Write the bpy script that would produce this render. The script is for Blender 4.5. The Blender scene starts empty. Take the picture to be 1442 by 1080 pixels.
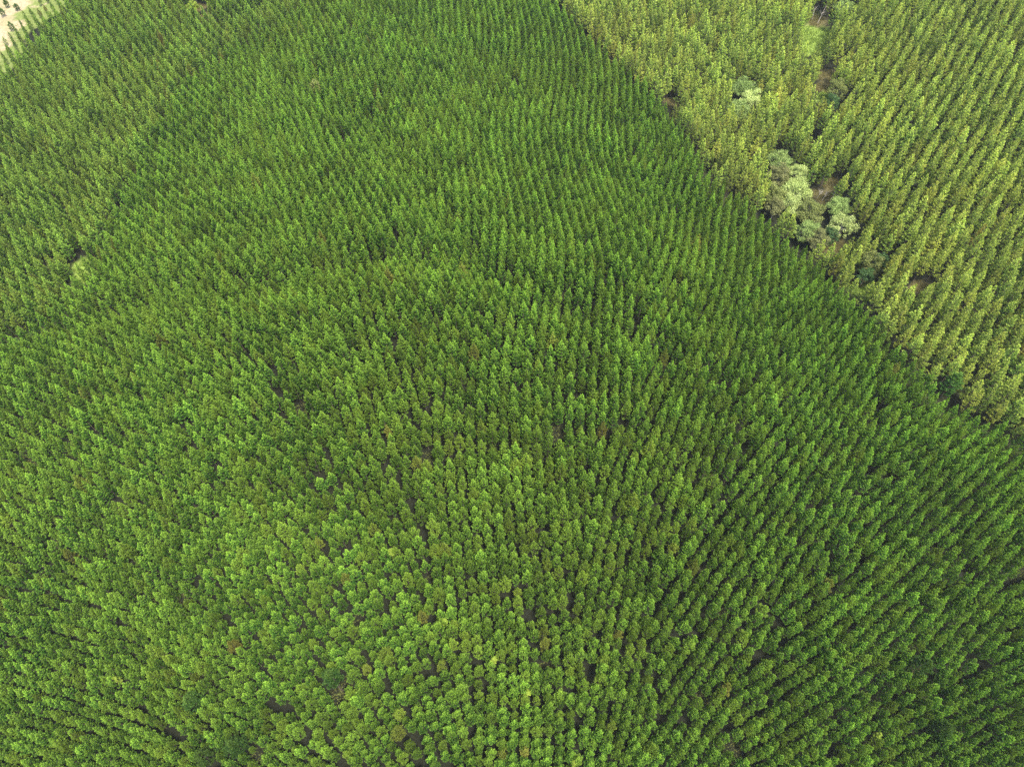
import bpy, math, random
import numpy as np
from mathutils import Vector, Matrix

R = math.radians
rng = np.random.default_rng(11)
random.seed(11)
scene = bpy.context.scene
col = scene.collection

# ------------------------------------------------------------------ camera
W, H, F = 1442.0, 1080.0, 1000.0            # photograph size and focal length in its pixels
PITCH = R(55.0)                              # looking down from a drone
CAM = np.array([0.0, 0.0, 225.0])
cam_d = bpy.data.cameras.new('camera')
cam = bpy.data.objects.new('camera', cam_d)
col.objects.link(cam)
cam.location = CAM
cam.rotation_euler = (R(90.0) - PITCH, 0, 0)
cam_d.sensor_fit = 'HORIZONTAL'
cam_d.sensor_width = 36.0
cam_d.lens = 36.0 * F / W
cam_d.clip_start = 1.0
cam_d.clip_end = 6000.0
scene.camera = cam

# ------------------------------------------------------------------ sky, sun, exposure
SUN_EL, SUN_AZ = R(67.0), R(140.0)            # azimuth measured from +Y towards +X
w = bpy.data.worlds.new('World')
scene.world = w
w.use_nodes = True
nt = w.node_tree
sky = nt.nodes.new('ShaderNodeTexSky')
sky.sky_type = 'NISHITA'
sky.sun_disc = False
sky.sun_elevation = SUN_EL
sky.sun_rotation = SUN_AZ
sky.air_density = 1.0
sky.dust_density = 3.0
bg = nt.nodes['Background']
nt.links.new(sky.outputs[0], bg.inputs[0])
bg.inputs[1].default_value = 0.15
sd = bpy.data.lights.new('sun', 'SUN')
sd.energy = 4.1
sd.angle = R(14.0)
sd.color = (1.0, 0.95, 0.86)
sun = bpy.data.objects.new('sun', sd)
col.objects.link(sun)
svec = Vector((math.sin(SUN_AZ) * math.cos(SUN_EL), math.cos(SUN_AZ) * math.cos(SUN_EL), math.sin(SUN_EL)))
sun.rotation_euler = svec.to_track_quat('Z', 'Y').to_euler()
sun.location = (0, 0, 400)
scene.view_settings.view_transform = 'Standard'
scene.view_settings.look = 'None'
scene.view_settings.exposure = 1.5
scene.view_settings.gamma = 1.0
scene.view_settings.use_curve_mapping = False
scene.render.engine = 'CYCLES'
scene.cycles.max_bounces = 4
scene.cycles.diffuse_bounces = 2
scene.cycles.transmission_bounces = 2
scene.cycles.volume_bounces = 0
scene.cycles.use_denoising = False

# ------------------------------------------------------------------ photograph geometry
FWD = np.array([0, math.cos(PITCH), -math.sin(PITCH)])
DWN = np.array([0, -math.sin(PITCH), -math.cos(PITCH)])
RGT = np.array([1.0, 0, 0])


def ray(px, py):                             # direction with unit axial depth
    return FWD + RGT * ((px - W / 2) / F) + DWN * ((py - H / 2) / F)


def project(P):
    d = np.asarray(P) - CAM
    z = d @ FWD
    return W / 2 + F * (d @ RGT) / z, H / 2 + F * (d @ DWN) / z, z


# drop from the camera to the canopy, read from how many tree tops fill a patch of the photograph
# (the spur is planted about 3.2 m apart); third value drop, fourth the height of the trees standing there
CTRL = [(740, 1060, 208, 8), (740, 825, 185, 8), (740, 620, 166, 8), (740, 470, 156, 8), (720, 385, 155, 8), (740, 300, 163, 8), (740, 195, 172, 8), (660, 45, 176, 8),
        (80, 700, 194, 8), (100, 900, 210, 8), (60, 1050, 218, 8), (260, 545, 175, 8), (480, 640, 171, 8), (430, 880, 195, 8),
        (1210, 645, 178, 8), (1340, 1020, 202, 8), (1000, 800, 184, 8), (980, 480, 162, 8), (1420, 820, 190, 8),
        (360, 245, 174, 8), (140, 300, 182, 9), (130, 380, 183, 8), (20, 500, 186, 8), (60, 60, 184, 9), (300, 60, 180, 9), (10, 200, 184, 9),
        (1000, 200, 178, 8), (1150, 350, 182, 9), (1400, 575, 178, 9), (880, 90, 178, 8),
        (1340, 180, 168, 11), (1420, 20, 162, 11), (1150, 60, 172, 11), (1300, 380, 171, 11), (1030, 20, 172, 11)]
CP = np.array([CAM + ray(a, b) * d / -ray(a, b)[2] - np.array([0, 0, h]) for a, b, d, h in CTRL])
SC = 100.0


def tps_fit(P, lam=0.004):
    n = len(P)
    A = P[:, :2] / SC
    d = np.linalg.norm(A[:, None] - A[None], axis=2)
    K = np.where(d > 0, d * d * np.log(d + 1e-9), 0) + lam * np.eye(n)
    Q = np.hstack([np.ones((n, 1)), A])
    M = np.block([[K, Q], [Q.T, np.zeros((3, 3))]])
    s = np.linalg.solve(M, np.concatenate([P[:, 2], np.zeros(3)]))
    return A, s[:n], s[n:]


TA, TW, TB = tps_fit(CP)


def ground(x, y):
    x = np.atleast_1d(np.asarray(x, float)); y = np.atleast_1d(np.asarray(y, float))
    xc = 260 * np.tanh(x / 260 * 0.999); xc = np.where(np.abs(x) < 200, x, np.sign(x) * (200 + 60 * np.tanh((np.abs(x) - 200) / 60)))
    yc = np.where(y > 420, 420 + 60 * np.tanh((y - 420) / 60), np.where(y < 10, 10 + 40 * np.tanh((y - 10) / 40), y))
    A = np.stack([xc, yc], 1) / SC
    out = np.empty(len(x))
    for i in range(0, len(x), 20000):
        a = A[i:i + 20000]
        d = np.linalg.norm(a[:, None] - TA[None], axis=2)
        out[i:i + 20000] = np.where(d > 0, d * d * np.log(d + 1e-9), 0) @ TW + TB[0] + a @ TB[1:]
    out += 0.5 * np.sin(x * 0.11 + 1.3 * np.sin(y * 0.05)) * np.sin(y * 0.09 + 0.7) + 0.25 * np.sin(x * 0.31) * np.sin(y * 0.27 + x * 0.1)
    return out


FOLD = []
_ground0 = ground


def ground(x, y):
    x = np.atleast_1d(np.asarray(x, float)); y = np.atleast_1d(np.asarray(y, float))
    z = _ground0(x, y)
    for line, depth, width in FOLD:          # shallow folds that the rows dip through
        z = z - depth * np.exp(-(poly_dist(x, y, line) / width) ** 2)
    return z


def hit(px, py, up=0.0):                     # where the line of sight meets the ground raised by `up`
    d = ray(px, py)
    t = np.arange(100.0, 700.0, 0.5)
    P = CAM + t[:, None] * d
    below = P[:, 2] < ground(P[:, 0], P[:, 1]) + up
    i = int(np.argmax(below)) if below.any() else len(t) - 1
    p = P[i].copy()
    p[2] = ground(p[0], p[1])[0]
    return p


def in_poly(x, y, poly):
    inside = np.zeros(len(x), bool)
    n = len(poly)
    for i in range(n):
        x0, y0 = poly[i][:2]; x1, y1 = poly[(i + 1) % n][:2]
        if y0 == y1:
            continue
        c = ((y0 > y) != (y1 > y)) & (x < (x1 - x0) * (y - y0) / (y1 - y0) + x0)
        inside ^= c
    return inside


def poly_dist(x, y, line):                   # distance to an open polyline
    d = np.full(len(x), 1e9)
    for (a, b) in zip(line[:-1], line[1:]):
        a = np.array(a[:2]); v = np.array(b[:2]) - a
        t = np.clip(((x - a[0]) * v[0] + (y - a[1]) * v[1]) / (v @ v), 0, 1)
        d = np.minimum(d, np.hypot(x - a[0] - t * v[0], y - a[1] - t * v[1]))
    return d


F1 = [hit(a, b, 8) for a, b in [(-60, 510), (60, 460), (150, 430), (250, 402), (330, 402), (420, 384), (540, 352), (640, 362), (700, 374), (750, 402), (810, 424), (900, 464), (960, 525)]]
F2 = [hit(a, b, 8) for a, b in [(520, 150), (565, 215), (600, 270), (640, 310), (690, 372)]]
F3 = [p - np.array([p[0], p[1] - 20.0, 0]) / math.hypot(p[0], p[1] - 20.0) * 13.0 for p in F1]      # the brow in front of the fold
F4 = [hit(a, b, 8) for a, b in [(300, 470), (370, 530), (430, 585), (470, 620), (490, 700)]]
FOLD += [(F1, 4.0, 8.0), (F3, -1.2, 11.0), (F2, 4.5, 7.0), (F4, 3.0, 6.0)]
# stand boundaries, traced along the gullies and carried on beyond the frame
RB = [hit(a, b, 6) for a, b in [(735, -60), (778, 0), (838, 60), (918, 132), (972, 200), (1005, 258), (1055, 284), (1080, 318), (1132, 362),
                                (1182, 405), (1250, 485), (1330, 565), (1442, 625), (1560, 665)]]
LB = [hit(a, b, 6) for a, b in [(490, -50), (440, 2), (333, 70), (262, 112), (228, 170), (205, 220), (160, 300), (132, 355), (100, 415), (55, 455), (0, 478), (-140, 530)]]
RPOLY = RB + [np.array([900, RB[-1][1] - 60, 0]), np.array([900, 1200, 0]), np.array([RB[0][0] + 40, 1200, 0])]
LPOLY = LB + [np.array([-900, LB[-1][1] + 10, 0]), np.array([-900, 1200, 0]), np.array([LB[0][0] - 10, 1200, 0])]
NOPINE = [hit(a, b, 0) for a, b in [(150, -30), (118, 14), (84, 48), (52, 84), (26, 118), (-20, 150), (-90, 160), (-90, -60), (150, -60)]]
SAND = [hit(a, b, 0) for a, b in [(64, -4), (45, 14), (26, 30), (14, 50), (9, 66), (4, 84), (-6, 96), (-60, 130), (-90, 60), (-60, -40), (60, -40)]]
FRINGE = [hit(a, b, 0) for a, b in [(110, -10), (88, 14), (58, 34), (34, 58), (20, 84), (4, 104), (-60, 150), (-90, 60), (-60, -40), (110, -40)]]
# openings in the canopy: pixel, radius in metres, ground cover (0 litter, 1 dry brown grass, 2 green grass)
OPEN = [(1162, 280, 2.8, 1), (1150, 276, 2.0, 1), (1172, 352, 3.0, 1), (1182, 347, 2.4, 1), (1214, 408, 3.2, 2), (1208, 398, 2.5, 1),
        (1146, 50, 5.5, 2), (1144, 66, 5.0, 2), (1150, 32, 3.4, 1), (1140, 22, 4.0, 0), (1163, 108, 3.5, 1), (1160, 124, 3.0, 1), (1162, 138, 3.0, 2),
        (1078, 268, 2.0, 0), (1140, 205, 2.5, 1),
        (114, 378, 2.2, 2), (115, 390, 2.4, 2), (110, 401, 2.0, 2), (121, 370, 1.8, 2),
        (290, 27, 4.0, 1), (318, 48, 3.4, 0), (280, 12, 3.0, 1), (365, 25, 2.5, 1),
        (600, 652, 2.4, 0), (484, 972, 2.9, 0), (478, 984, 2.0, 0), (507, 880, 2.0, 0), (607, 826, 2.0, 0), (295, 958, 2.4, 0), (770, 942, 1.8, 0),
        (1278, 938, 3.0, 0), (1290, 952, 2.4, 0), (1310, 985, 2.4, 0), (1012, 865, 2.4, 0), (1000, 676, 1.9, 0), (1255, 755, 2.2, 0), (1358, 554, 2.4, 0),
        (785, 612, 1.6, 0), (985, 990, 2.2, 0), (1030, 1060, 2.4, 0), (425, 582, 2.0, 0), (455, 600, 2.0, 0), (245, 610, 1.8, 0),
        (40, 650, 2.0, 0), (55, 655, 2.0, 0), (62, 660, 1.8, 0), (105, 625, 1.8, 0), (165, 718, 2.0, 0), (210, 850, 2.0, 0), (260, 850, 2.0, 0), (80, 775, 2.0, 0),
        (370, 1070, 2.6, 0), (1437, 812, 2.8, 0), (640, 310, 2.0, 0), (566, 215, 2.0, 0), (1295, 405, 2.4, 1), (1375, 285, 2.6, 0), (1430, 470, 2.6, 0),
        (1170, 260, 2.6, 1), (1440, 330, 2.0, 0), (945, 145, 2.4, 1), (320, 360, 2.2, 0), (340, 405, 2.4, 0), (395, 290, 1.8, 0), (745, 410, 1.8, 0), (800, 420, 1.6, 0)]
OPENG = [(hit(a, b, 0), r, k) for a, b, r, k in OPEN]
RUN = [16.0 if b < 160 and a > 900 else 7.0 for a, b, r, k in OPEN]

# ------------------------------------------------------------------ materials
def new_mat(name):
    m = bpy.data.materials.new(name)
    m.use_nodes = True
    t = m.node_tree
    t.nodes.clear()
    out = t.nodes.new('ShaderNodeOutputMaterial')
    return m, t, out


def mixc(t, fac, a, b, mode='MIX'):
    n = t.nodes.new('ShaderNodeMix')
    n.data_type = 'RGBA'
    n.blend_type = mode
    for i, v in ((0, fac), (6, a), (7, b)):
        if hasattr(v, 'is_linked') or isinstance(v, bpy.types.NodeSocket):
            t.links.new(v, n.inputs[i])
        else:
            n.inputs[i].default_value = v if i == 0 else (*v, 1)
    return n.outputs[2]


def foliage_mat(name, old, new, warm, trans=0.3, patch=0.45, value=(0.66, 1.36), browned=0.42):
    """old needles, fresh shoot tips, and a warmer tone that some trees and parts of a stand take on"""
    m, t, out = new_mat(name)
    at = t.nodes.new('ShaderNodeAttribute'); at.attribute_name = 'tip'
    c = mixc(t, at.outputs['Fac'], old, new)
    oi = t.nodes.new('ShaderNodeObjectInfo')
    ns = t.nodes.new('ShaderNodeTexNoise'); ns.inputs['Scale'].default_value = 0.017; ns.inputs['Detail'].default_value = 3
    t.links.new(oi.outputs['Location'], ns.inputs['Vector'])
    mr = t.nodes.new('ShaderNodeMapRange')
    mr.inputs[1].default_value = 0.42; mr.inputs[2].default_value = 0.66; mr.inputs[3].default_value = 0; mr.inputs[4].default_value = patch
    t.links.new(ns.outputs['Fac'], mr.inputs[0])
    # per-tree share of the warm tone
    pw = t.nodes.new('ShaderNodeMath'); pw.operation = 'POWER'; pw.inputs[1].default_value = 3.0
    t.links.new(oi.outputs['Random'], pw.inputs[0])
    ad = t.nodes.new('ShaderNodeMath'); ad.operation = 'MULTIPLY_ADD'; ad.inputs[1].default_value = 0.6; ad.use_clamp = True
    t.links.new(pw.outputs[0], ad.inputs[0]); t.links.new(mr.outputs[0], ad.inputs[2])
    c = mixc(t, ad.outputs[0], c, warm)
    # the odd tree has browned needles
    pb = t.nodes.new('ShaderNodeMath'); pb.operation = 'POWER'; pb.inputs[1].default_value = 260.0
    t.links.new(oi.outputs['Random'], pb.inputs[0])
    pb2 = t.nodes.new('ShaderNodeMath'); pb2.operation = 'MULTIPLY'; pb2.inputs[1].default_value = browned
    t.links.new(pb.outputs[0], pb2.inputs[0])
    c = mixc(t, pb2.outputs[0], c, (0.24, 0.14, 0.05))
    # per-tree brightness, decorrelated from the tone
    wn = t.nodes.new('ShaderNodeTexWhiteNoise'); wn.noise_dimensions = '1D'
    t.links.new(oi.outputs['Random'], wn.inputs['W'])
    vr = t.nodes.new('ShaderNodeMapRange'); vr.inputs[3].default_value = value[0]; vr.inputs[4].default_value = value[1]
    t.links.new(wn.outputs['Value'], vr.inputs[0])
    # thrifty and poor patches of ground
    n2 = t.nodes.new('ShaderNodeTexNoise'); n2.inputs['Scale'].default_value = 0.035; n2.inputs['Detail'].default_value = 2
    t.links.new(oi.outputs['Location'], n2.inputs['Vector'])
    m2 = t.nodes.new('ShaderNodeMapRange'); m2.inputs[1].default_value = 0.3; m2.inputs[2].default_value = 0.7; m2.inputs[3].default_value = 0.88; m2.inputs[4].default_value = 1.14
    t.links.new(n2.outputs['Fac'], m2.inputs[0])
    vm = t.nodes.new('ShaderNodeMath'); vm.operation = 'MULTIPLY'
    t.links.new(vr.outputs[0], vm.inputs[0]); t.links.new(m2.outputs[0], vm.inputs[1])
    hs = t.nodes.new('ShaderNodeHueSaturation')
    t.links.new(c, hs.inputs['Color']); t.links.new(vm.outputs[0], hs.inputs['Value'])
    d = t.nodes.new('ShaderNodeBsdfPrincipled')
    d.inputs['Roughness'].default_value = 0.55
    d.inputs['Specular IOR Level'].default_value = 0.12
    tr = t.nodes.new('ShaderNodeBsdfTranslucent')
    t.links.new(hs.outputs[0], d.inputs['Base Color'])
    tc = mixc(t, 1.0, hs.outputs[0], (1.0, 1.25, 0.55), 'MULTIPLY')
    t.links.new(tc, tr.inputs['Color'])
    mx = t.nodes.new('ShaderNodeMixShader'); mx.inputs[0].default_value = trans
    t.links.new(d.outputs[0], mx.inputs[1]); t.links.new(tr.outputs[0], mx.inputs[2])
    t.links.new(mx.outputs[0], out.inputs[0])
    return m


def bark_mat(name, a, b, scale=3.0):
    m, t, out = new_mat(name)
    g = t.nodes.new('ShaderNodeTexCoord')
    n = t.nodes.new('ShaderNodeTexNoise'); n.inputs['Scale'].default_value = scale; n.inputs['Detail'].default_value = 5
    t.links.new(g.outputs['Object'], n.inputs['Vector'])
    c = mixc(t, n.outputs['Fac'], a, b)
    d = t.nodes.new('ShaderNodeBsdfPrincipled'); d.inputs['Roughness'].default_value = 0.9
    t.links.new(c, d.inputs['Base Color']); t.links.new(d.outputs[0], out.inputs[0])
    return m


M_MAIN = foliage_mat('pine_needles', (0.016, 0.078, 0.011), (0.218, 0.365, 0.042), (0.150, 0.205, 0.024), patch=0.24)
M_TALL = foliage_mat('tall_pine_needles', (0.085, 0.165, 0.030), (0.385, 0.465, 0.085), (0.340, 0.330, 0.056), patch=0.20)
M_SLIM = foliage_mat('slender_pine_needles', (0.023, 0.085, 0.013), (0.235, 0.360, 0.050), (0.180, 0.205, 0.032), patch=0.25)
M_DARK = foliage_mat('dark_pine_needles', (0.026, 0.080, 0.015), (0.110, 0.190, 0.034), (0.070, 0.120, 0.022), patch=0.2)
M_BARK = bark_mat('pine_bark', (0.055, 0.040, 0.030), (0.13, 0.095, 0.07))
M_GREY = bark_mat('grey_bark', (0.20, 0.18, 0.15), (0.36, 0.33, 0.28))
M_DEAD = bark_mat('bleached_wood', (0.30, 0.27, 0.22), (0.48, 0.44, 0.38))

m, t, out = new_mat('forest_floor')
ca = t.nodes.new('ShaderNodeAttribute'); ca.attribute_name = 'cover'
geo = t.nodes.new('ShaderNodeNewGeometry')
n1 = t.nodes.new('ShaderNodeTexNoise'); n1.inputs['Scale'].default_value = 0.9; n1.inputs['Detail'].default_value = 6; n1.inputs['Roughness'].default_value = 0.7
t.links.new(geo.outputs['Position'], n1.inputs['Vector'])
v = t.nodes.new('ShaderNodeMapRange'); v.inputs[1].default_value = 0.25; v.inputs[2].default_value = 0.75; v.inputs[3].default_value = 0.55; v.inputs[4].default_value = 1.45
t.links.new(n1.outputs['Fac'], v.inputs[0])
hs = t.nodes.new('ShaderNodeHueSaturation')
t.links.new(ca.outputs['Color'], hs.inputs['Color']); t.links.new(v.outputs[0], hs.inputs['Value'])
d = t.nodes.new('ShaderNodeBsdfPrincipled'); d.inputs['Roughness'].default_value = 0.95; d.inputs['Specular IOR Level'].default_value = 0.1
bp = t.nodes.new('ShaderNodeBump'); bp.inputs['Strength'].default_value = 0.6; bp.inputs['Distance'].default_value = 0.3
t.links.new(n1.outputs['Fac'], bp.inputs['Height']); t.links.new(bp.outputs[0], d.inputs['Normal'])
t.links.new(hs.outputs[0], d.inputs['Base Color']); t.links.new(d.outputs[0], out.inputs[0])
M_FLOOR = m

# ------------------------------------------------------------------ terrain
def axis(lo, hi, step, far_lo, far_hi):
    a = list(np.arange(lo, hi + step, step))
    s = step; x = lo
    while x > far_lo:
        s *= 1.35; x -= s; a.insert(0, x)
    s = step; x = a[-1]
    while x < far_hi:
        s *= 1.35; x += s; a.append(x)
    return np.array(a)


ax, ay = axis(-360, 330, 2.0, -1300, 1300), axis(-20, 520, 2.0, -500, 1500)
GX, GY = np.meshgrid(ax, ay)
gx, gy = GX.ravel(), GY.ravel()
gz = ground(gx, gy)
rough = 0.12 * rng.standard_normal(len(gx))
verts = np.stack([gx, gy, gz + rough], 1)
nx, ny = len(ax), len(ay)
idx = np.arange(nx * ny).reshape(ny, nx)
faces = np.stack([idx[:-1, :-1], idx[:-1, 1:], idx[1:, 1:], idx[1:, :-1]], -1).reshape(-1, 4)


def mesh_np(name, verts, faces, mats, smooth=False, mi=None, attrs=None):
    me = bpy.data.meshes.new(name)
    k = faces.shape[1]
    me.vertices.add(len(verts)); me.vertices.foreach_set('co', np.asarray(verts, np.float32).ravel())
    me.loops.add(faces.size); me.loops.foreach_set('vertex_index', faces.astype(np.int32).ravel())
    me.polygons.add(len(faces))
    me.polygons.foreach_set('loop_start', (np.arange(len(faces)) * k).astype(np.int32))
    for m_ in mats:
        me.materials.append(m_)
    if mi is not None:
        me.polygons.foreach_set('material_index', np.asarray(mi, np.int32))
    me.update(calc_edges=True)
    me.polygons.foreach_set('use_smooth', np.full(len(faces), bool(smooth)))
    for nm, val in (attrs or {}).items():
        if val.ndim == 1:
            me.attributes.new(nm, 'FLOAT', 'POINT').data.foreach_set('value', val.astype(np.float32))
        else:
            me.attributes.new(nm, 'FLOAT_COLOR', 'POINT').data.foreach_set('color', np.hstack([val, np.ones((len(val), 1))]).astype(np.float32).ravel())
    me.validate()
    return me


LITTER_SHADED = np.array([0.010, 0.011, 0.006]); DRY = np.array([0.085, 0.075, 0.032]); GREEN = np.array([0.17, 0.24, 0.045]); SANDC = np.array([0.25, 0.20, 0.125]); FRC = np.array([0.12, 0.15, 0.04])  # litter far darker than real needles: canopy shade painted into its colour
cover = np.tile(LITTER_SHADED, (len(gx), 1))
wob = 1.2 * np.sin(gx * 0.9) * np.sin(gy * 0.8) + 0.8 * rng.standard_normal(len(gx))
def lay(mask, c):
    cover[:] = cover * (1 - mask[:, None]) + c * mask[:, None]
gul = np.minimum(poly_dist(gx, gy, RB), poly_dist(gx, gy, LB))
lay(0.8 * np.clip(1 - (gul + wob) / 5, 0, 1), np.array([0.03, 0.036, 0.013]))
for p, r, k in OPENG:
    if k:
        dd = np.hypot(gx - p[0], gy - p[1]) + wob * 0.5
        lay(np.clip((r * 1.5 - dd) / 1.5, 0, 1), DRY if k == 1 else GREEN)
wob2 = wob + 3.0 * np.sin(gx * 0.21 + 1.7 * np.sin(gy * 0.13)) + 2.0 * np.sin(gy * 0.37 + gx * 0.11)
fm = in_poly(gx + wob2, gy + wob2, FRINGE); lay(fm * 0.9, FRC)
sm = in_poly(gx + wob2, gy - wob2, SAND); lay(sm * (0.82 + 0.18 * np.sin(gx * 0.4 + 2 * np.sin(gy * 0.23))), SANDC)
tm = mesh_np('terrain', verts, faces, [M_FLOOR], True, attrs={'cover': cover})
terrain = bpy.data.objects.new('terrain', tm)
col.objects.link(terrain)
terrain['kind'] = 'structure'
terrain['label'] = 'brown forest floor of the planted hillside with grassy openings'

# ------------------------------------------------------------------ foliage geometry
def unit(a):
    return a / (np.linalg.norm(a, axis=-1, keepdims=True) + 1e-9)


def blades(P, D, n, length, width, spread, rs):
    """n needle sprays (single triangles) round each point P, opening along direction D"""
    k = len(P)
    P = np.repeat(P, n, 0); D = unit(np.repeat(D, n, 0))
    rad = unit(np.cross(D, rs.standard_normal((k * n, 3))))
    out_ = unit(D + rad * (spread * rs.uniform(0.35, 1.25, (k * n, 1))))
    side = unit(np.cross(out_, rs.standard_normal((k * n, 3))))
    L = length * rs.uniform(0.7, 1.25, (k * n, 1)); Wd = width * rs.uniform(0.7, 1.2, (k * n, 1))
    a = P - out_ * L * 0.1
    m1 = P + out_ * L * 0.45 + side * Wd * 0.5
    m2 = P + out_ * L * 0.45 - side * Wd * 0.5
    tip = P + out_ * L
    v = np.stack([a, m1, tip, m2], 1).reshape(-1, 3)
    f = np.arange(len(v)).reshape(-1, 4)
    return v, f, n


def tube(pts, radii, sides=6):
    pts = np.asarray(pts, float); v = []; f = []
    for i, p in enumerate(pts):
        d = unit(pts[min(i + 1, len(pts) - 1)] - pts[max(i - 1, 0)])
        u = unit(np.cross(d, [0.31, 0.95, 0.1])); s = np.cross(d, u)
        for k in range(sides):
            a = 2 * math.pi * k / sides
            v.append(p + radii[i] * (u * math.cos(a) + s * math.sin(a)))
    for i in range(len(pts) - 1):
        for k in range(sides):
            f.append((i * sides + k, i * sides + (k + 1) % sides, (i + 1) * sides + (k + 1) % sides, (i + 1) * sides + k))
    return np.array(v), np.array(f)


def join(parts):
    V, Fc, o = [], [], 0
    for v, f in parts:
        V.append(v); Fc.append(f + o); o += len(v)
    return np.vstack(V), np.vstack(Fc)


def pine_crown(seed, Ht, Rad, base, whorl, nb, step, blade, bw, nbl, rise=(62, 14), prof=0.8, gap=0.0):
    rs = np.random.default_rng(seed)
    P, D, T = [], [], []
    z = Ht - whorl * 0.5
    az0 = rs.uniform(0, 6.28)
    lean = rs.normal(0, 0.012, 2)
    sx = rs.uniform(0.85, 1.15)
    while z > base * Ht:
        s = (Ht - z) / (Ht * (1 - base))
        L = Rad * min(s / 0.72, 1.0) ** prof * (1.0 if s < 0.75 else 1.0 - 0.9 * (s - 0.75))
        n = nb if s > 0.12 else max(4, nb - 2)
        for k in range(n):
            if rs.random() < gap:
                continue
            az = az0 + 6.283 * k / n + rs.normal(0, 0.16)
            l = L * rs.uniform(0.72, 1.22) * (sx if abs(math.cos(az)) > 0.6 else 1.0)
            el = R(rise[0] * (1 - s) ** 1.3 + rise[1] + rs.normal(0, 6))
            h = np.array([math.cos(az), math.sin(az), 0.0])
            d = h * math.cos(el) + np.array([0, 0, math.sin(el)])
            o = np.array([lean[0] * z, lean[1] * z, z + rs.normal(0, whorl * 0.12)])
            sd_ = np.array([-h[1], h[0], 0.0])
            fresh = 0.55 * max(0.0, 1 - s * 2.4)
            up = np.array([0, 0, 1.0])
            q = l
            k2 = 0
            while q > max(l * 0.28, 0.05):
                fr = q / l
                pos = o + d * q + up * (0.26 * l * fr ** 2.2)
                dd = unit(d + up * 0.55 * fr)
                P.append(pos); D.append(dd); T.append((0.9 if k2 == 0 else 0.15 if k2 == 1 else 0.0) * (1 - 0.5 * s) + fresh)  # new shoots paler; fade with depth paints shade into the lower crown
                if l > 0.7 and 0 < k2 < 3:
                    for sg in (-1, 1):
                        e = (0.2 + 0.16 * k2) * min(l, 1.6) * rs.uniform(0.5, 0.8)
                        sp = unit(dd * 0.85 + sd_ * sg * 0.55 + up * 0.2)
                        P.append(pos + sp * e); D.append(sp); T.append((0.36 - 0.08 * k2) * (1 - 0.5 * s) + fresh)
                q -= step * rs.uniform(0.85, 1.15); k2 += 1
        az0 += rs.normal(0.22, 0.12)
        z -= whorl * rs.uniform(0.8, 1.2) * (0.75 + 0.4 * s)
    for q in np.linspace(0, 1, 4):
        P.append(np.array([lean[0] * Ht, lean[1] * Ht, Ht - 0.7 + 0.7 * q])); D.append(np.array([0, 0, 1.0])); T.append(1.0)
    P, D, T = np.array(P), np.array(D), np.array(T)
    v, f, n = blades(P, D, nbl, blade, bw, 0.62, rs)
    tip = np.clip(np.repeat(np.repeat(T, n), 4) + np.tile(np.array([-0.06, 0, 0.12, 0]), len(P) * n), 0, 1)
    return v, f, tip


def pine_trunk(Ht, r, seed):
    rs = np.random.default_rng(seed)
    k = 7
    pts = [(rs.normal(0, 0.02) * (i > 0), rs.normal(0, 0.02) * (i > 0), -0.5 + (Ht + 0.3) * i / k) for i in range(k + 1)]
    return tube(pts, [r * (1 - 0.9 * i / k) for i in range(k + 1)], 6)


class Kind:
    def __init__(s, name, mat, n, Ht, tr, **kw):
        s.name, s.Ht = name, Ht
        s.crowns, s.trunks, s.whole = [], [], []
        for i in range(n):
            v, f, tip = pine_crown(hash((len(name), i)) % 99991, Ht, **kw)
            tv, tf = pine_trunk(Ht, tr, i)
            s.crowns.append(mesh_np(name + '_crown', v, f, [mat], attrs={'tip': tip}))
            s.trunks.append(mesh_np(name + '_trunk', tv, tf, [M_BARK], True))
            jv, jf = join([(v, f), (tv, tf)])
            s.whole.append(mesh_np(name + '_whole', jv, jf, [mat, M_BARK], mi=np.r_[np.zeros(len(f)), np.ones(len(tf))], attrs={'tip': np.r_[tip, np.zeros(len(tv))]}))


MAIN = Kind('plantation_pine', M_MAIN, 8, 9.8, 0.13, Rad=1.6, base=0.2, whorl=1.0, nb=6, step=0.40, blade=0.40, bw=0.13, nbl=11, prof=0.9)
SLIM = Kind('slender_pine', M_SLIM, 6, 11.5, 0.14, Rad=1.7, base=0.2, whorl=0.95, nb=5, step=0.42, blade=0.46, bw=0.15, nbl=10, rise=(55, 8), prof=0.88)
TALL = Kind('tall_pine', M_TALL, 6, 14.0, 0.20, Rad=2.05, base=0.22, whorl=1.15, nb=5, step=0.5, blade=0.55, bw=0.165, nbl=10, rise=(48, 2), gap=0.1, prof=0.86)

# ------------------------------------------------------------------ planting
FAN0 = np.array([0.0, -40.0])                  # foot of the spur: the planting rows run up it and fan out over its flanks
FACETS = [(-180, -52, -78), (-52, -37, -63), (-37, -23, -42), (-23, -11, -20), (-11, 11, 0), (11, 23, 20), (23, 37, 40), (37, 52, 58), (52, 180, 74)]


def thin(x, y, dmin):
    """drop trees that stand closer than dmin to one kept before"""
    cell, keep = {}, np.ones(len(x), bool)
    cx, cy = np.floor(x / dmin).astype(int), np.floor(y / dmin).astype(int)
    for i in range(len(x)):
        for a in (-1, 0, 1):
            for b in (-1, 0, 1):
                for j in cell.get((cx[i] + a, cy[i] + b), ()):
                    if (x[i] - x[j]) ** 2 + (y[i] - y[j]) ** 2 < dmin * dmin:
                        keep[i] = False
        if keep[i]:
            cell.setdefault((cx[i], cy[i]), []).append(i)
    return x[keep], y[keep]


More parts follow.
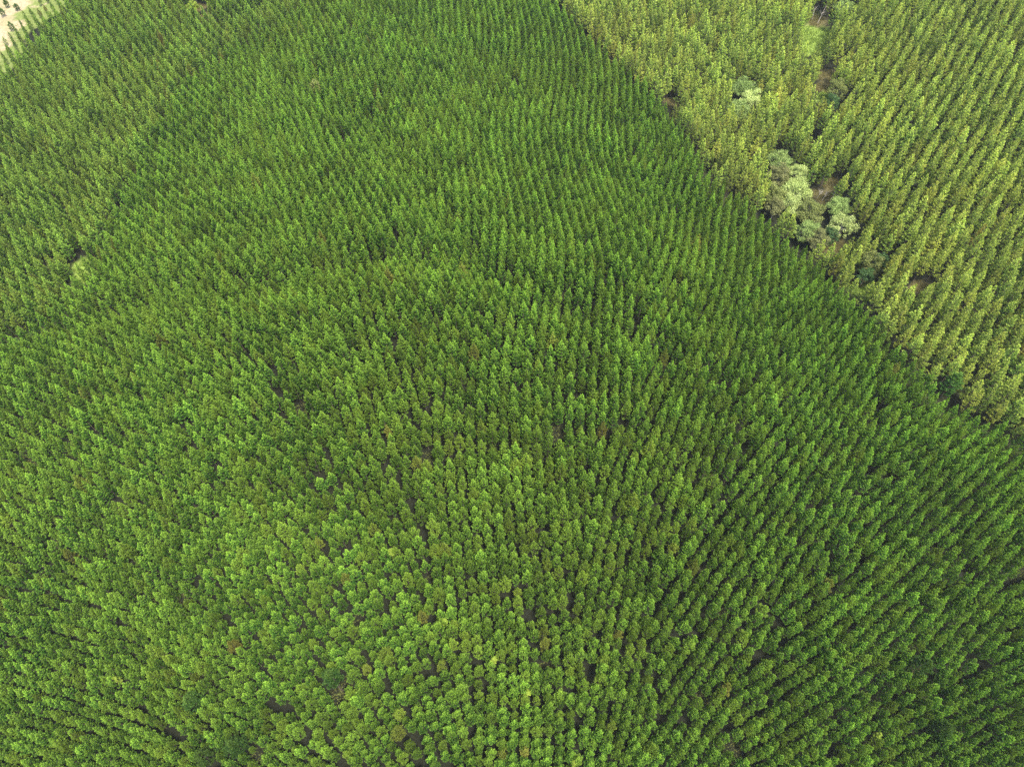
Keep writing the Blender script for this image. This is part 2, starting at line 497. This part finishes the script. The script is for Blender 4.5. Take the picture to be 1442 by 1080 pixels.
def fan(du, dv, jit):
    X, Y = [], []
    for lo, hi, head in FACETS:
        x, y = grid(du, dv, R(-head), jit, lim=460.0, cy=120.0)
        rr = np.hypot(x - FAN0[0], y - FAN0[1])
        ang = np.degrees(np.arctan2(x - FAN0[0], y - FAN0[1])) + 2.0 * np.sin(rr * 0.07) + 1.2 * np.sin(rr * 0.19 + 1.0)
        m_ = (ang >= lo) & (ang < hi) & (rr < 520)
        X.append(x[m_]); Y.append(y[m_])
    x, y = np.concatenate(X), np.concatenate(Y)
    x, y = x + 2.6 * np.sin(y * 0.045 + 0.4 * np.sin(x * 0.03)), y + 2.6 * np.sin(x * 0.043 + 1.1)      # rows bend with the ground
    m_ = frame_keep(x, y, ground(x, y))
    return thin(x[m_], y[m_], 1.6)


def grid(du, dv, rot, jit, lim=640.0, cy=200.0):
    u, v = np.meshgrid(np.arange(-lim, lim, du), np.arange(-lim, lim, dv))
    v = v + rng.random(u.shape[1])[None] * dv
    u, v = u.ravel(), v.ravel()
    u = u + rng.normal(0, jit, len(u)) + 0.5 * np.sin(v * 0.05); v = v + rng.normal(0, jit * 1.7, len(v)) 
    c, s = math.cos(rot), math.sin(rot)
    return c * u - s * v, cy + s * u + c * v


def frame_keep(x, y, z, mx=190, my=150):
    px, py, d = project(np.stack([x, y, z + 6], 1))
    return (d > 20) & (px > -mx) & (px < W + mx) & (py > -my) & (py < H + my + 60)


OPEN_RUN = {'main': 3.0, 'right': 16.0, 'left': 5.0}
CLEAR = {'main': 1.0, 'right': 7.0, 'left': 2.0}


def plant(stand):
    if stand == 'main':
        x, y = fan(3.05, 2.4, 0.15)
    elif stand == 'right':
        x, y = grid(4.1, 3.4, R(-35), 0.3)
    else:
        x, y = grid(3.5, 3.1, R(35), 0.26)
    inR, inL = in_poly(x, y, RPOLY), in_poly(x, y, LPOLY)
    keep = {'main': ~inR & ~inL, 'right': inR, 'left': inL & ~inR}[stand]
    keep &= poly_dist(x, y, RB) > (0.4 if stand == 'main' else 0.9)
    keep &= poly_dist(x, y, LB) > 0.6
    keep &= rng.random(len(x)) > {'main': 0.008, 'right': 0.02, 'left': 0.02}[stand]
    keep &= ~in_poly(x, y, SAND)
    fr = in_poly(x, y, NOPINE)
    keep &= ~fr | (rng.random(len(x)) < 0.75)
    x, y = x[keep], y[keep]
    for (p, r, k), run in zip(OPENG, RUN):
        q = p - np.array([p[0], p[1], 0]) / math.hypot(p[0], p[1]) * (min(OPEN_RUN[stand], run) if k else 0.1)
        m_ = poly_dist(x, y, [p, q]) > (r + 0.3 if k else r * 0.75)
        x, y = x[m_], y[m_]
    for p, r in BROAD_SPOTS:
        q = p - np.array([p[0], p[1], 0]) / math.hypot(p[0], p[1]) * CLEAR[stand]      # downhill side of each broadleaf tree is open
        m_ = poly_dist(x, y, [p, q]) > r
        x, y = x[m_], y[m_]
    z = ground(x, y)
    m_ = frame_keep(x, y, z)
    return x[m_], y[m_], z[m_]


# broadleaf trees: pixel of the crown, crown width in pixels, tone, label
BROAD = [
    (1099, 226, 31, 'grey', 'round grey-green broadleaf tree at the gully head end of the clump'),
    (1123, 243, 24, 'pale', 'small pale broadleaf tree beside the round grey-green one'),
    (1096, 249, 24, 'brown', 'brownish olive broadleaf tree below the round grey-green one'),
    (1092, 276, 26, 'olive', 'olive-green broadleaf tree beside the dark gap along the dense pines'),
    (1091, 293, 22, 'brown', 'grey-brown broadleaf tree edging the dense pines'),
    (1120, 266, 34, 'pale', 'largest pale cream-green broadleaf tree in the middle of the clump'),
    (1113, 288, 28, 'pale', 'pale green broadleaf tree between the largest pale tree and grey-brown tree'),
    (1141, 299, 30, 'olive', 'yellowish green spreading broadleaf tree beside the brown grass opening'),
    (1136, 327, 26, 'grey', 'dull grey-green broadleaf tree at the foot of the clump'),
    (1151, 338, 25, 'brown', 'olive-brown broadleaf tree above the ochre grass opening'),
    (1182, 292, 26, 'grey', 'grey-green broadleaf tree across the brown grass opening from the clump'),
    (1187, 318, 31, 'pale', 'whitish broadleaf tree with bleached bare limbs showing'),
    (1170, 331, 19, 'dark', 'small dark green broadleaf tree beside the whitish tree'),
    (1226, 373, 25, 'olive', 'lone rounded olive broadleaf tree among tall yellow pines'),
    (1239, 368, 17, 'dark', 'dark green bush against the lone rounded olive tree'),
    (1219, 388, 18, 'dark', 'dark bush below the lone rounded olive tree'),
    (1048, 124, 30, 'grey', 'grey-green broadleaf tree, upper of three among tall yellow pines'),
    (1056, 141, 24, 'pale', 'pale broadleaf tree, middle of three among tall yellow pines'),
    (1040, 156, 25, 'grey', 'grey-green broadleaf tree, lowest of three among tall yellow pines'),
    (1178, 128, 22, 'olive', 'olive bush beside the narrow brown opening'),
    (1171, 143, 18, 'dark', 'dark blue-green bush at the foot of the narrow brown opening'),
    (1188, 8, 22, 'grey', 'grey-green broadleaf tree behind the grassy clearing with bare trunks'),
    (445, 124, 12, 'olive', 'olive-green bush poking through the dense pines near their far edge'),
    (272, 10, 13, 'yellow', 'yellowish broadleaf tree beside the brown gap among slender pines'),
]
BROAD_HT = 9.0
BROAD_P = []
for a, b, wpx, tone, lab in BROAD:
    p = hit(a, b, BROAD_HT * 0.6)
    D_ = project(p)[2]
    rad = 0.72 * wpx / F * D_
    BROAD_P.append((p, rad, tone, lab))
BROAD_SPOTS = [(p, r * 0.75 + 0.9) for p, r, _, _ in BROAD_P]
# rounded, larger wild conifers, saplings: pixel, height, label
DARKP = [(268, 985, 12.5, 'large dark wild pine standing over the pines beside a dark hole'),
         (330, 1048, 12.0, 'bluish dark wild pine with broad branches near a dark hole'),
         (285, 1064, 11.0, 'smaller bluish wild pine next to the broad dark one'),
         (1300, 935, 13.0, 'broad wild pine with layered branches beside the long dark gap'),
         (1330, 1025, 12.5, 'broad spreading wild pine below the long dark gap'),
         (465, 950, 12.0, 'wild pine leaning over the brown hole in the dense pines'),
         (1345, 535, 12.5, 'dark wild pine at the boundary beside the black gap')]
DARKP_P = [(hit(a, b, h * 0.75), h, l) for a, b, h, l in DARKP]
BROAD_SPOTS += [(p, 2.3) for p, h, l in DARKP_P]


def colour_scale(n, lo, hi):
    return np.clip(rng.normal((lo + hi) / 2, (hi - lo) / 4, n), lo, hi)


def link(o, parent=None):
    col.objects.link(o)
    if parent:
        o.parent = parent
    return o


def thing(name, label, cat, loc, group=None, rz=0.0, sc=(1, 1, 1)):
    o = link(bpy.data.objects.new(name, None))
    o.empty_display_size = 0.5
    o.location = loc; o.rotation_euler = (0, 0, rz); o.scale = sc
    o['label'] = label; o['category'] = cat
    if group:
        o['group'] = group
    return o


proto_col = bpy.data.collections.new('shapes')      # not linked to the scene: only read by the far stands


def mass(name, kind, label, x, y, z, sxy, sz, rot, var):
    protos = []
    sub = bpy.data.collections.new(kind.name + '_shapes')
    for i, me in enumerate(kind.whole):
        o = bpy.data.objects.new('%s_%02d' % (kind.name, i), me)
        sub.objects.link(o)
    me = bpy.data.meshes.new(name)
    n = len(x)
    me.vertices.add(n)
    me.vertices.foreach_set('co', np.stack([x, y, z], 1).astype(np.float32).ravel())
    me.attributes.new('scale_xyz', 'FLOAT_VECTOR', 'POINT').data.foreach_set('vector', np.stack([sxy, sxy, sz], 1).astype(np.float32).ravel())
    me.attributes.new('turn', 'FLOAT_VECTOR', 'POINT').data.foreach_set('vector', rot.astype(np.float32).ravel())
    me.attributes.new('variant', 'INT', 'POINT').data.foreach_set('value', var.astype(np.int32))
    o = link(bpy.data.objects.new(name, me))
    ng = bpy.data.node_groups.new(name, 'GeometryNodeTree')
    ng.interface.new_socket('Geometry', in_out='INPUT', socket_type='NodeSocketGeometry')
    ng.interface.new_socket('Geometry', in_out='OUTPUT', socket_type='NodeSocketGeometry')
    N = ng.nodes
    gi, go = N.new('NodeGroupInput'), N.new('NodeGroupOutput')
    ci = N.new('GeometryNodeCollectionInfo'); ci.inputs[0].default_value = sub
    ci.inputs['Separate Children'].default_value = True; ci.inputs['Reset Children'].default_value = True
    ip = N.new('GeometryNodeInstanceOnPoints'); ip.inputs['Pick Instance'].default_value = True
    def attr(nm, ty):
        a = N.new('GeometryNodeInputNamedAttribute'); a.data_type = ty; a.inputs[0].default_value = nm
        return a.outputs[0]
    L = ng.links
    L.new(gi.outputs[0], ip.inputs['Points']); L.new(ci.outputs[0], ip.inputs['Instance'])
    L.new(attr('variant', 'INT'), ip.inputs['Instance Index'])
    L.new(attr('scale_xyz', 'FLOAT_VECTOR'), ip.inputs['Scale'])
    L.new(attr('turn', 'FLOAT_VECTOR'), ip.inputs['Rotation'])
    L.new(ip.outputs[0], go.inputs[0])
    md = o.modifiers.new('planting', 'NODES'); md.node_group = ng
    o['kind'] = 'stuff'; o['label'] = label
    return o


SAP = [(743, 973, 'bright yellow-green sapling in a dark gap near two small pines'), (1237, 1035, 'bright lime sapling beside the layered pines'), (625, 873, 'yellow-green sapling among dense pines below a dark hole'),
       (695, 927, 'upright lime sapling between two dark gaps'), (163, 955, 'lime-yellow sapling in a dark gap'), (234, 925, 'small lime-yellow sapling beside olive pines'),
       (550, 775, 'lime sapling on a row of dense pines'), (809, 1073, 'yellow-tipped sapling among rosette-shaped pines')]
NEAR = {'main': 'plantation pine with pale shoot tips, neighbour of the %s', 'right': 'tall yellow-olive pine, neighbour of the %s', 'left': 'slender olive-green pine, neighbour of the %s'}
LANDMARKS = [(p, r, ' '.join(l.replace(',', '').split()[:6])) for p, r, _, l in BROAD_P] + [(p, 1.5, ' '.join(l.split()[:7])) for p, h, l in DARKP_P]
LANDMARKS += [(hit(a, b, 6.5), 0.5, ' '.join(l.split()[:7])) for a, b, l in SAP]
LANDMARKS += [(p, r * 0.6, ('dark canopy gap', 'brown grass opening', 'green grass opening')[k]) for p, r, k in OPENG if r >= 2.4]


def stand(st, kind, label, group, mass_name, mass_label, hrange, n_single=300):
    x, y, z = plant(st)
    n = len(x)
    tx, ty, td = project(np.stack([x, y, z + kind.Ht * 0.8], 1))
    h = colour_scale(n, *hrange)
    runt = rng.random(n) < 0.05
    h[runt] *= rng.uniform(0.6, 0.85, runt.sum())
    fr = in_poly(x, y, NOPINE)
    h[fr] *= rng.uniform(0.3, 0.6, fr.sum())
    fr = in_poly(x, y, FRINGE)
    h[fr] *= 0.75
    sxy = h ** 0.8 * rng.uniform(0.88, 1.14, n)
    rot = np.stack([rng.normal(0, 0.016, n), rng.normal(0, 0.016, n), rng.uniform(0, 6.283, n)], 1)
    var = rng.integers(0, len(kind.crowns), n)
    inside = (tx > 14) & (tx < W - 14) & (ty > 14) & (ty < H - 14)
    order = np.argsort(np.where(inside, td, 1e9))
    single = np.zeros(n, bool); single[order[:n_single]] = True
    for i in np.flatnonzero(single):
        lab, best = label, 4.6
        for lp, lr, words in LANDMARKS:
            dl = math.hypot(x[i] - lp[0], y[i] - lp[1]) - lr
            if dl < best:
                best, lab = dl, NEAR[st] % words
        root = thing(kind.name, lab, 'pine tree', (x[i], y[i], z[i] - 0.05), group)
        root.rotation_euler = rot[i]; root.scale = (sxy[i], sxy[i], h[i])
        link(bpy.data.objects.new('crown', kind.crowns[var[i]]), root)
        link(bpy.data.objects.new('trunk', kind.trunks[var[i]]), root)
    m_ = ~single
    mass(mass_name, kind, mass_label, x[m_], y[m_], z[m_], sxy[m_], h[m_], rot[m_], var[m_])
    print(st, n)


stand('main', MAIN, 'bright green plantation pine with pale shoot tips, in dense rows on the spur', 'plantation pines on the spur',
      'plantation_forest', 'dense mass of green plantation pines over the rest of the spur', (0.78, 1.2))
stand('right', TALL, 'tall yellow-olive pine with layered branches, beyond the gully with broadleaf trees', 'tall yellow-olive pines across the gully',
      'tall_pine_forest', 'mass of taller yellow-olive pines on the slope beyond the gully', (0.8, 1.15))
stand('left', SLIM, 'slender olive-green pine across the grassy track from the dense green spur', 'slender pines across the track',
      'slender_pine_forest', 'mass of slender olive-green pines running up to the bare sandy ground', (0.8, 1.15))

# ------------------------------------------------------------------ broadleaf trees
TONES = {'grey': ((0.13, 0.20, 0.050), (0.31, 0.39, 0.12)), 'pale': ((0.24, 0.31, 0.080), (0.55, 0.61, 0.24)), 'olive': ((0.11, 0.14, 0.035), (0.25, 0.27, 0.08)),
         'brown': ((0.12, 0.135, 0.045), (0.25, 0.25, 0.10)), 'dark': ((0.035, 0.080, 0.022), (0.085, 0.14, 0.045)), 'yellow': ((0.14, 0.21, 0.025), (0.25, 0.30, 0.04))}
TM = {k: foliage_mat(k + '_leaves', a, b, tuple((np.array(a) * 1.1).tolist()), trans=0.25, patch=0.0, value=(0.9, 1.12), browned=0.0) for k, (a, b) in TONES.items()}


def broad_crown(seed, rad, ht):
    rs = np.random.default_rng(seed)
    lobes, limbs = [], []
    n = 42
    for i in range(n):
        a = i * 2.399 + rs.normal(0, 0.25); q = math.sqrt((i + 0.5) / n)
        c = np.array([math.cos(a) * q * rad * 0.8, math.sin(a) * q * rad * 0.8, ht * (0.86 - 0.40 * q * q) + rs.normal(0, 0.08 * ht)]) * rs.uniform(0.85, 1.12)
        lobes.append((c, rad * rs.uniform(0.10, 0.28)))
    V, N_, T = [], [], []
    for c, r in lobes:
        k = int(330 * (r / (0.28 * rad)) ** 2)
        d = unit(rs.standard_normal((k, 3)) + np.array([0, 0, 0.35]))
        bump = 1 + 0.16 * np.sin(d[:, :1] * 9 + c[0]) * np.sin(d[:, 1:2] * 9 + c[1])
        V.append(c + d * r * bump * rs.uniform(0.5, 1.22, (k, 1)) * np.array([1, 1, 0.8])); N_.append(d)
        T.append(np.clip(rs.normal(0.4, 0.3, k), 0, 1))
    P, D, T = np.vstack(V), np.vstack(N_), np.concatenate(T)
    s = 0.07 * rad ** 0.35 + 0.04
    nrm = unit(D + 0.9 * rs.standard_normal(P.shape))
    u = unit(np.cross(nrm, rs.standard_normal(P.shape))); v2 = np.cross(nrm, u)
    sz = s * rs.uniform(0.7, 1.4, (len(P), 1))
    q = np.stack([P - u * sz, P + v2 * sz * 0.7, P + u * sz, P - v2 * sz * 0.7], 1).reshape(-1, 3)
    f = np.arange(len(q)).reshape(-1, 4)
    limbs = [tube([(0, 0, -0.5), (0.05 * rad, 0, ht * 0.2), (0, 0.04 * rad, ht * 0.42)], [0.07 * rad, 0.055 * rad, 0.045 * rad], 7)]
    for c, r in lobes[::3]:
        st = np.array([0, 0.03 * rad, ht * rs.uniform(0.3, 0.42)])
        limbs.append(tube([st, st * 0.45 + c * 0.55 - np.array([0, 0, 0.05 * ht]), c], [0.035 * rad, 0.022 * rad, 0.008 * rad], 5))
    tv, tf = join(limbs)
    return q, f, np.repeat(T, 4), tv, tf


for i, (p, rad, tone, lab) in enumerate(BROAD_P):
    small = rad < 2.4
    ht = (BROAD_HT if not small else 4.2) * random.uniform(0.9, 1.1)
    cat = 'bush' if 'bush' in lab else 'tree'
    name = {'bush': 'bush', 'tree': 'broadleaf_tree'}[cat]
    root = thing(name, lab, cat, p, 'broadleaf trees in the gully' if cat == 'tree' else 'bushes among the pines')
    q, f, T, tv, tf = broad_crown(500 + i, rad, ht)
    link(bpy.data.objects.new('crown', mesh_np('broad_crown', q, f, [TM[tone]], attrs={'tip': T})), root)
    link(bpy.data.objects.new('trunk', mesh_np('broad_trunk', tv, tf, [M_DEAD if 'bleached' in lab else M_GREY], True)), root)

# wild pines
for i, (p, h, lab) in enumerate(DARKP_P):
    v, f, tip = pine_crown(900 + i, h, 2.6, 0.2, 0.7, 7, 0.4, 0.6, 0.17, 6, rise=(45, 8), gap=0.12)
    tv, tf = pine_trunk(h, 0.2, i)
    root = thing('wild_pine', lab, 'pine tree', p, 'wild pines standing out of the rows')
    link(bpy.data.objects.new('crown', mesh_np('wild_crown', v, f, [M_DARK], attrs={'tip': tip})), root)
    link(bpy.data.objects.new('trunk', mesh_np('wild_trunk', tv, tf, [M_BARK], True)), root)

YP = [(4, 20, 5.0, 'dark young pine standing alone on the bare sandy ground'), (10, 8, 4.2, 'small young pine on bare sand beside the taller dark one'), (24, 12, 3.4, 'low young pine at the edge of the bare sandy ground'),
      (17, 40, 4.5, 'young dark pine where grass meets the bare sandy ground')]
for i, (a, b, h, lab) in enumerate(YP):
    p = hit(a, b, 1.5)
    v, f, tip = pine_crown(960 + i, h, 1.5, 0.1, 0.6, 6, 0.36, 0.42, 0.15, 8)
    tv, tf = pine_trunk(h, 0.09, i)
    root = thing('young_pine', lab, 'pine tree', p, 'young pines on the sandy ground')
    link(bpy.data.objects.new('crown', mesh_np('young_crown', v, f, [M_DARK], attrs={'tip': tip})), root)
    link(bpy.data.objects.new('trunk', mesh_np('young_trunk', tv, tf, [M_BARK], True)), root)

# yellow-green saplings filling small gaps
for i, (a, b, lab) in enumerate(SAP):
    p = hit(a, b, 6.5)
    root = thing('sapling', lab, 'sapling', p, 'bright saplings among the pines')
    q, f, T, tv, tf = broad_crown(700 + i, 1.0, 7.2)
    q[:, 2] = 6.6 + (q[:, 2] - 6.2) * 0.9
    link(bpy.data.objects.new('crown', mesh_np('sapling_crown', q, f, [TM['yellow']], attrs={'tip': T})), root)
    link(bpy.data.objects.new('trunk', mesh_np('sapling_trunk', tv, tf, [M_GREY], True)), root)

# dead trees
SNAG = [(1150, 280, 6.5, 'bleached dead tree standing in the brown grass opening by the gully clump', 0.25), (1157, 283, 5.0, 'thin dead pole next to the bleached dead tree', 0.15),
        (1170, 281, 4.0, 'short dead pole in the brown grass opening', 0.1), (1189, 324, 8.0, 'white dead tree with forked limbs rising through the whitish broadleaf tree', 0.1),
        (1151, 34, 8.0, 'leaning bare pale trunk at the top of the grassy clearing', 0.35), (1143, 30, 7.0, 'upright bare grey trunk at the top of the grassy clearing', 0.1),
        (482, 972, 7.0, 'dead brown tree in the hole among dense pines', 0.2)]
for i, (a, b, h, lab, ln) in enumerate(SNAG):
    rs = np.random.default_rng(40 + i)
    p = hit(a, b, 0.0)
    root = thing('dead_tree', lab, 'dead tree', p, 'dead trees in the openings', rz=rs.uniform(0, 6))
    top = np.array([ln * h, 0, h])
    tv, tf = tube([(0, 0, -0.4), top * 0.5 + [0.1, 0.1, 0], top], [0.13, 0.09, 0.02], 6)
    link(bpy.data.objects.new('trunk', mesh_np('snag', tv, tf, [M_DEAD if i != 6 else M_BARK], True)), root)
    for k in range(7):
        s_ = rs.uniform(0.35, 0.95); st = top * s_; az = rs.uniform(0, 6.28); l = h * 0.3 * (1.15 - s_ * 0.6)
        e = st + np.array([math.cos(az) * l, math.sin(az) * l, l * rs.uniform(0.2, 0.9)])
        bv, bf = tube([st, (st + e) / 2 + rs.normal(0, 0.1, 3), e], [0.045, 0.03, 0.01], 5)
        link(bpy.data.objects.new('branch', mesh_np('snag_branch', bv, bf, [M_DEAD if i != 6 else M_BARK], True)), root)

# ------------------------------------------------------------------ grass in the openings
GP, GT = [], []
for p, r, k in OPENG:
    if True:
        n = int((60 if k else 22) * r * r)
        a = rng.uniform(0, 6.283, n); q = r * 1.25 * np.sqrt(rng.random(n))
        gx_, gy_ = p[0] + q * np.cos(a), p[1] + q * np.sin(a)
        GP.append(np.stack([gx_, gy_, ground(gx_, gy_)], 1)); GT.append(np.full(n, 1.0 if k == 1 else 0.0) if k else rng.uniform(0.2, 0.9, n))
fx, fy = rng.uniform(-420, -180, 60000), rng.uniform(300, 560, 60000)
k_ = in_poly(fx, fy, FRINGE) & ~in_poly(fx, fy, SAND)
GP.append(np.stack([fx[k_], fy[k_], ground(fx[k_], fy[k_])], 1)); GT.append(rng.uniform(0, 0.5, k_.sum()))
GP, GT = np.vstack(GP), np.concatenate(GT)
v, f, n = blades(GP, np.tile([0, 0, 1.0], (len(GP), 1)), 4, 0.45, 0.14, 0.8, rng)
M_GRASS = foliage_mat('grass_blades', (0.20, 0.29, 0.05), (0.17, 0.14, 0.06), (0.2, 0.2, 0.05), patch=0.0, value=(1, 1), browned=0.0)
g = link(bpy.data.objects.new('grass', mesh_np('grass', v, f, [M_GRASS], attrs={'tip': np.repeat(np.repeat(GT, n), 4)})))
g['kind'] = 'stuff'; g['label'] = 'green and dry brown grass in the openings between the trees'

# ------------------------------------------------------------------ haze
HAZE = 0.00006
if HAZE:
    lo, hi = gz.min() - 3.0, max(CAM[2], gz.max() + 20) + 12.0
    x0, x1, y0, y1 = ax[0] - 5, ax[-1] + 5, ay[0] - 5, ay[-1] + 5
    bv = np.array([(x, y, z) for z in (lo, hi) for x, y in ((x0, y0), (x1, y0), (x1, y1), (x0, y1))])
    bf = np.array([(3, 2, 1, 0), (4, 5, 6, 7), (0, 1, 5, 4), (1, 2, 6, 5), (2, 3, 7, 6), (3, 0, 4, 7)])
    m, t, out = new_mat('haze_air')
    pv = t.nodes.new('ShaderNodeVolumePrincipled')
    pv.inputs['Color'].default_value = (0.78, 0.90, 0.95, 1)
    pv.inputs['Density'].default_value = HAZE
    pv.inputs['Anisotropy'].default_value = 0.2
    t.links.new(pv.outputs[0], out.inputs['Volume'])
    hz = link(bpy.data.objects.new('haze', mesh_np('haze', bv, bf, [m])))
    hz['kind'] = 'stuff'; hz['label'] = 'thin pale haze over the forest'
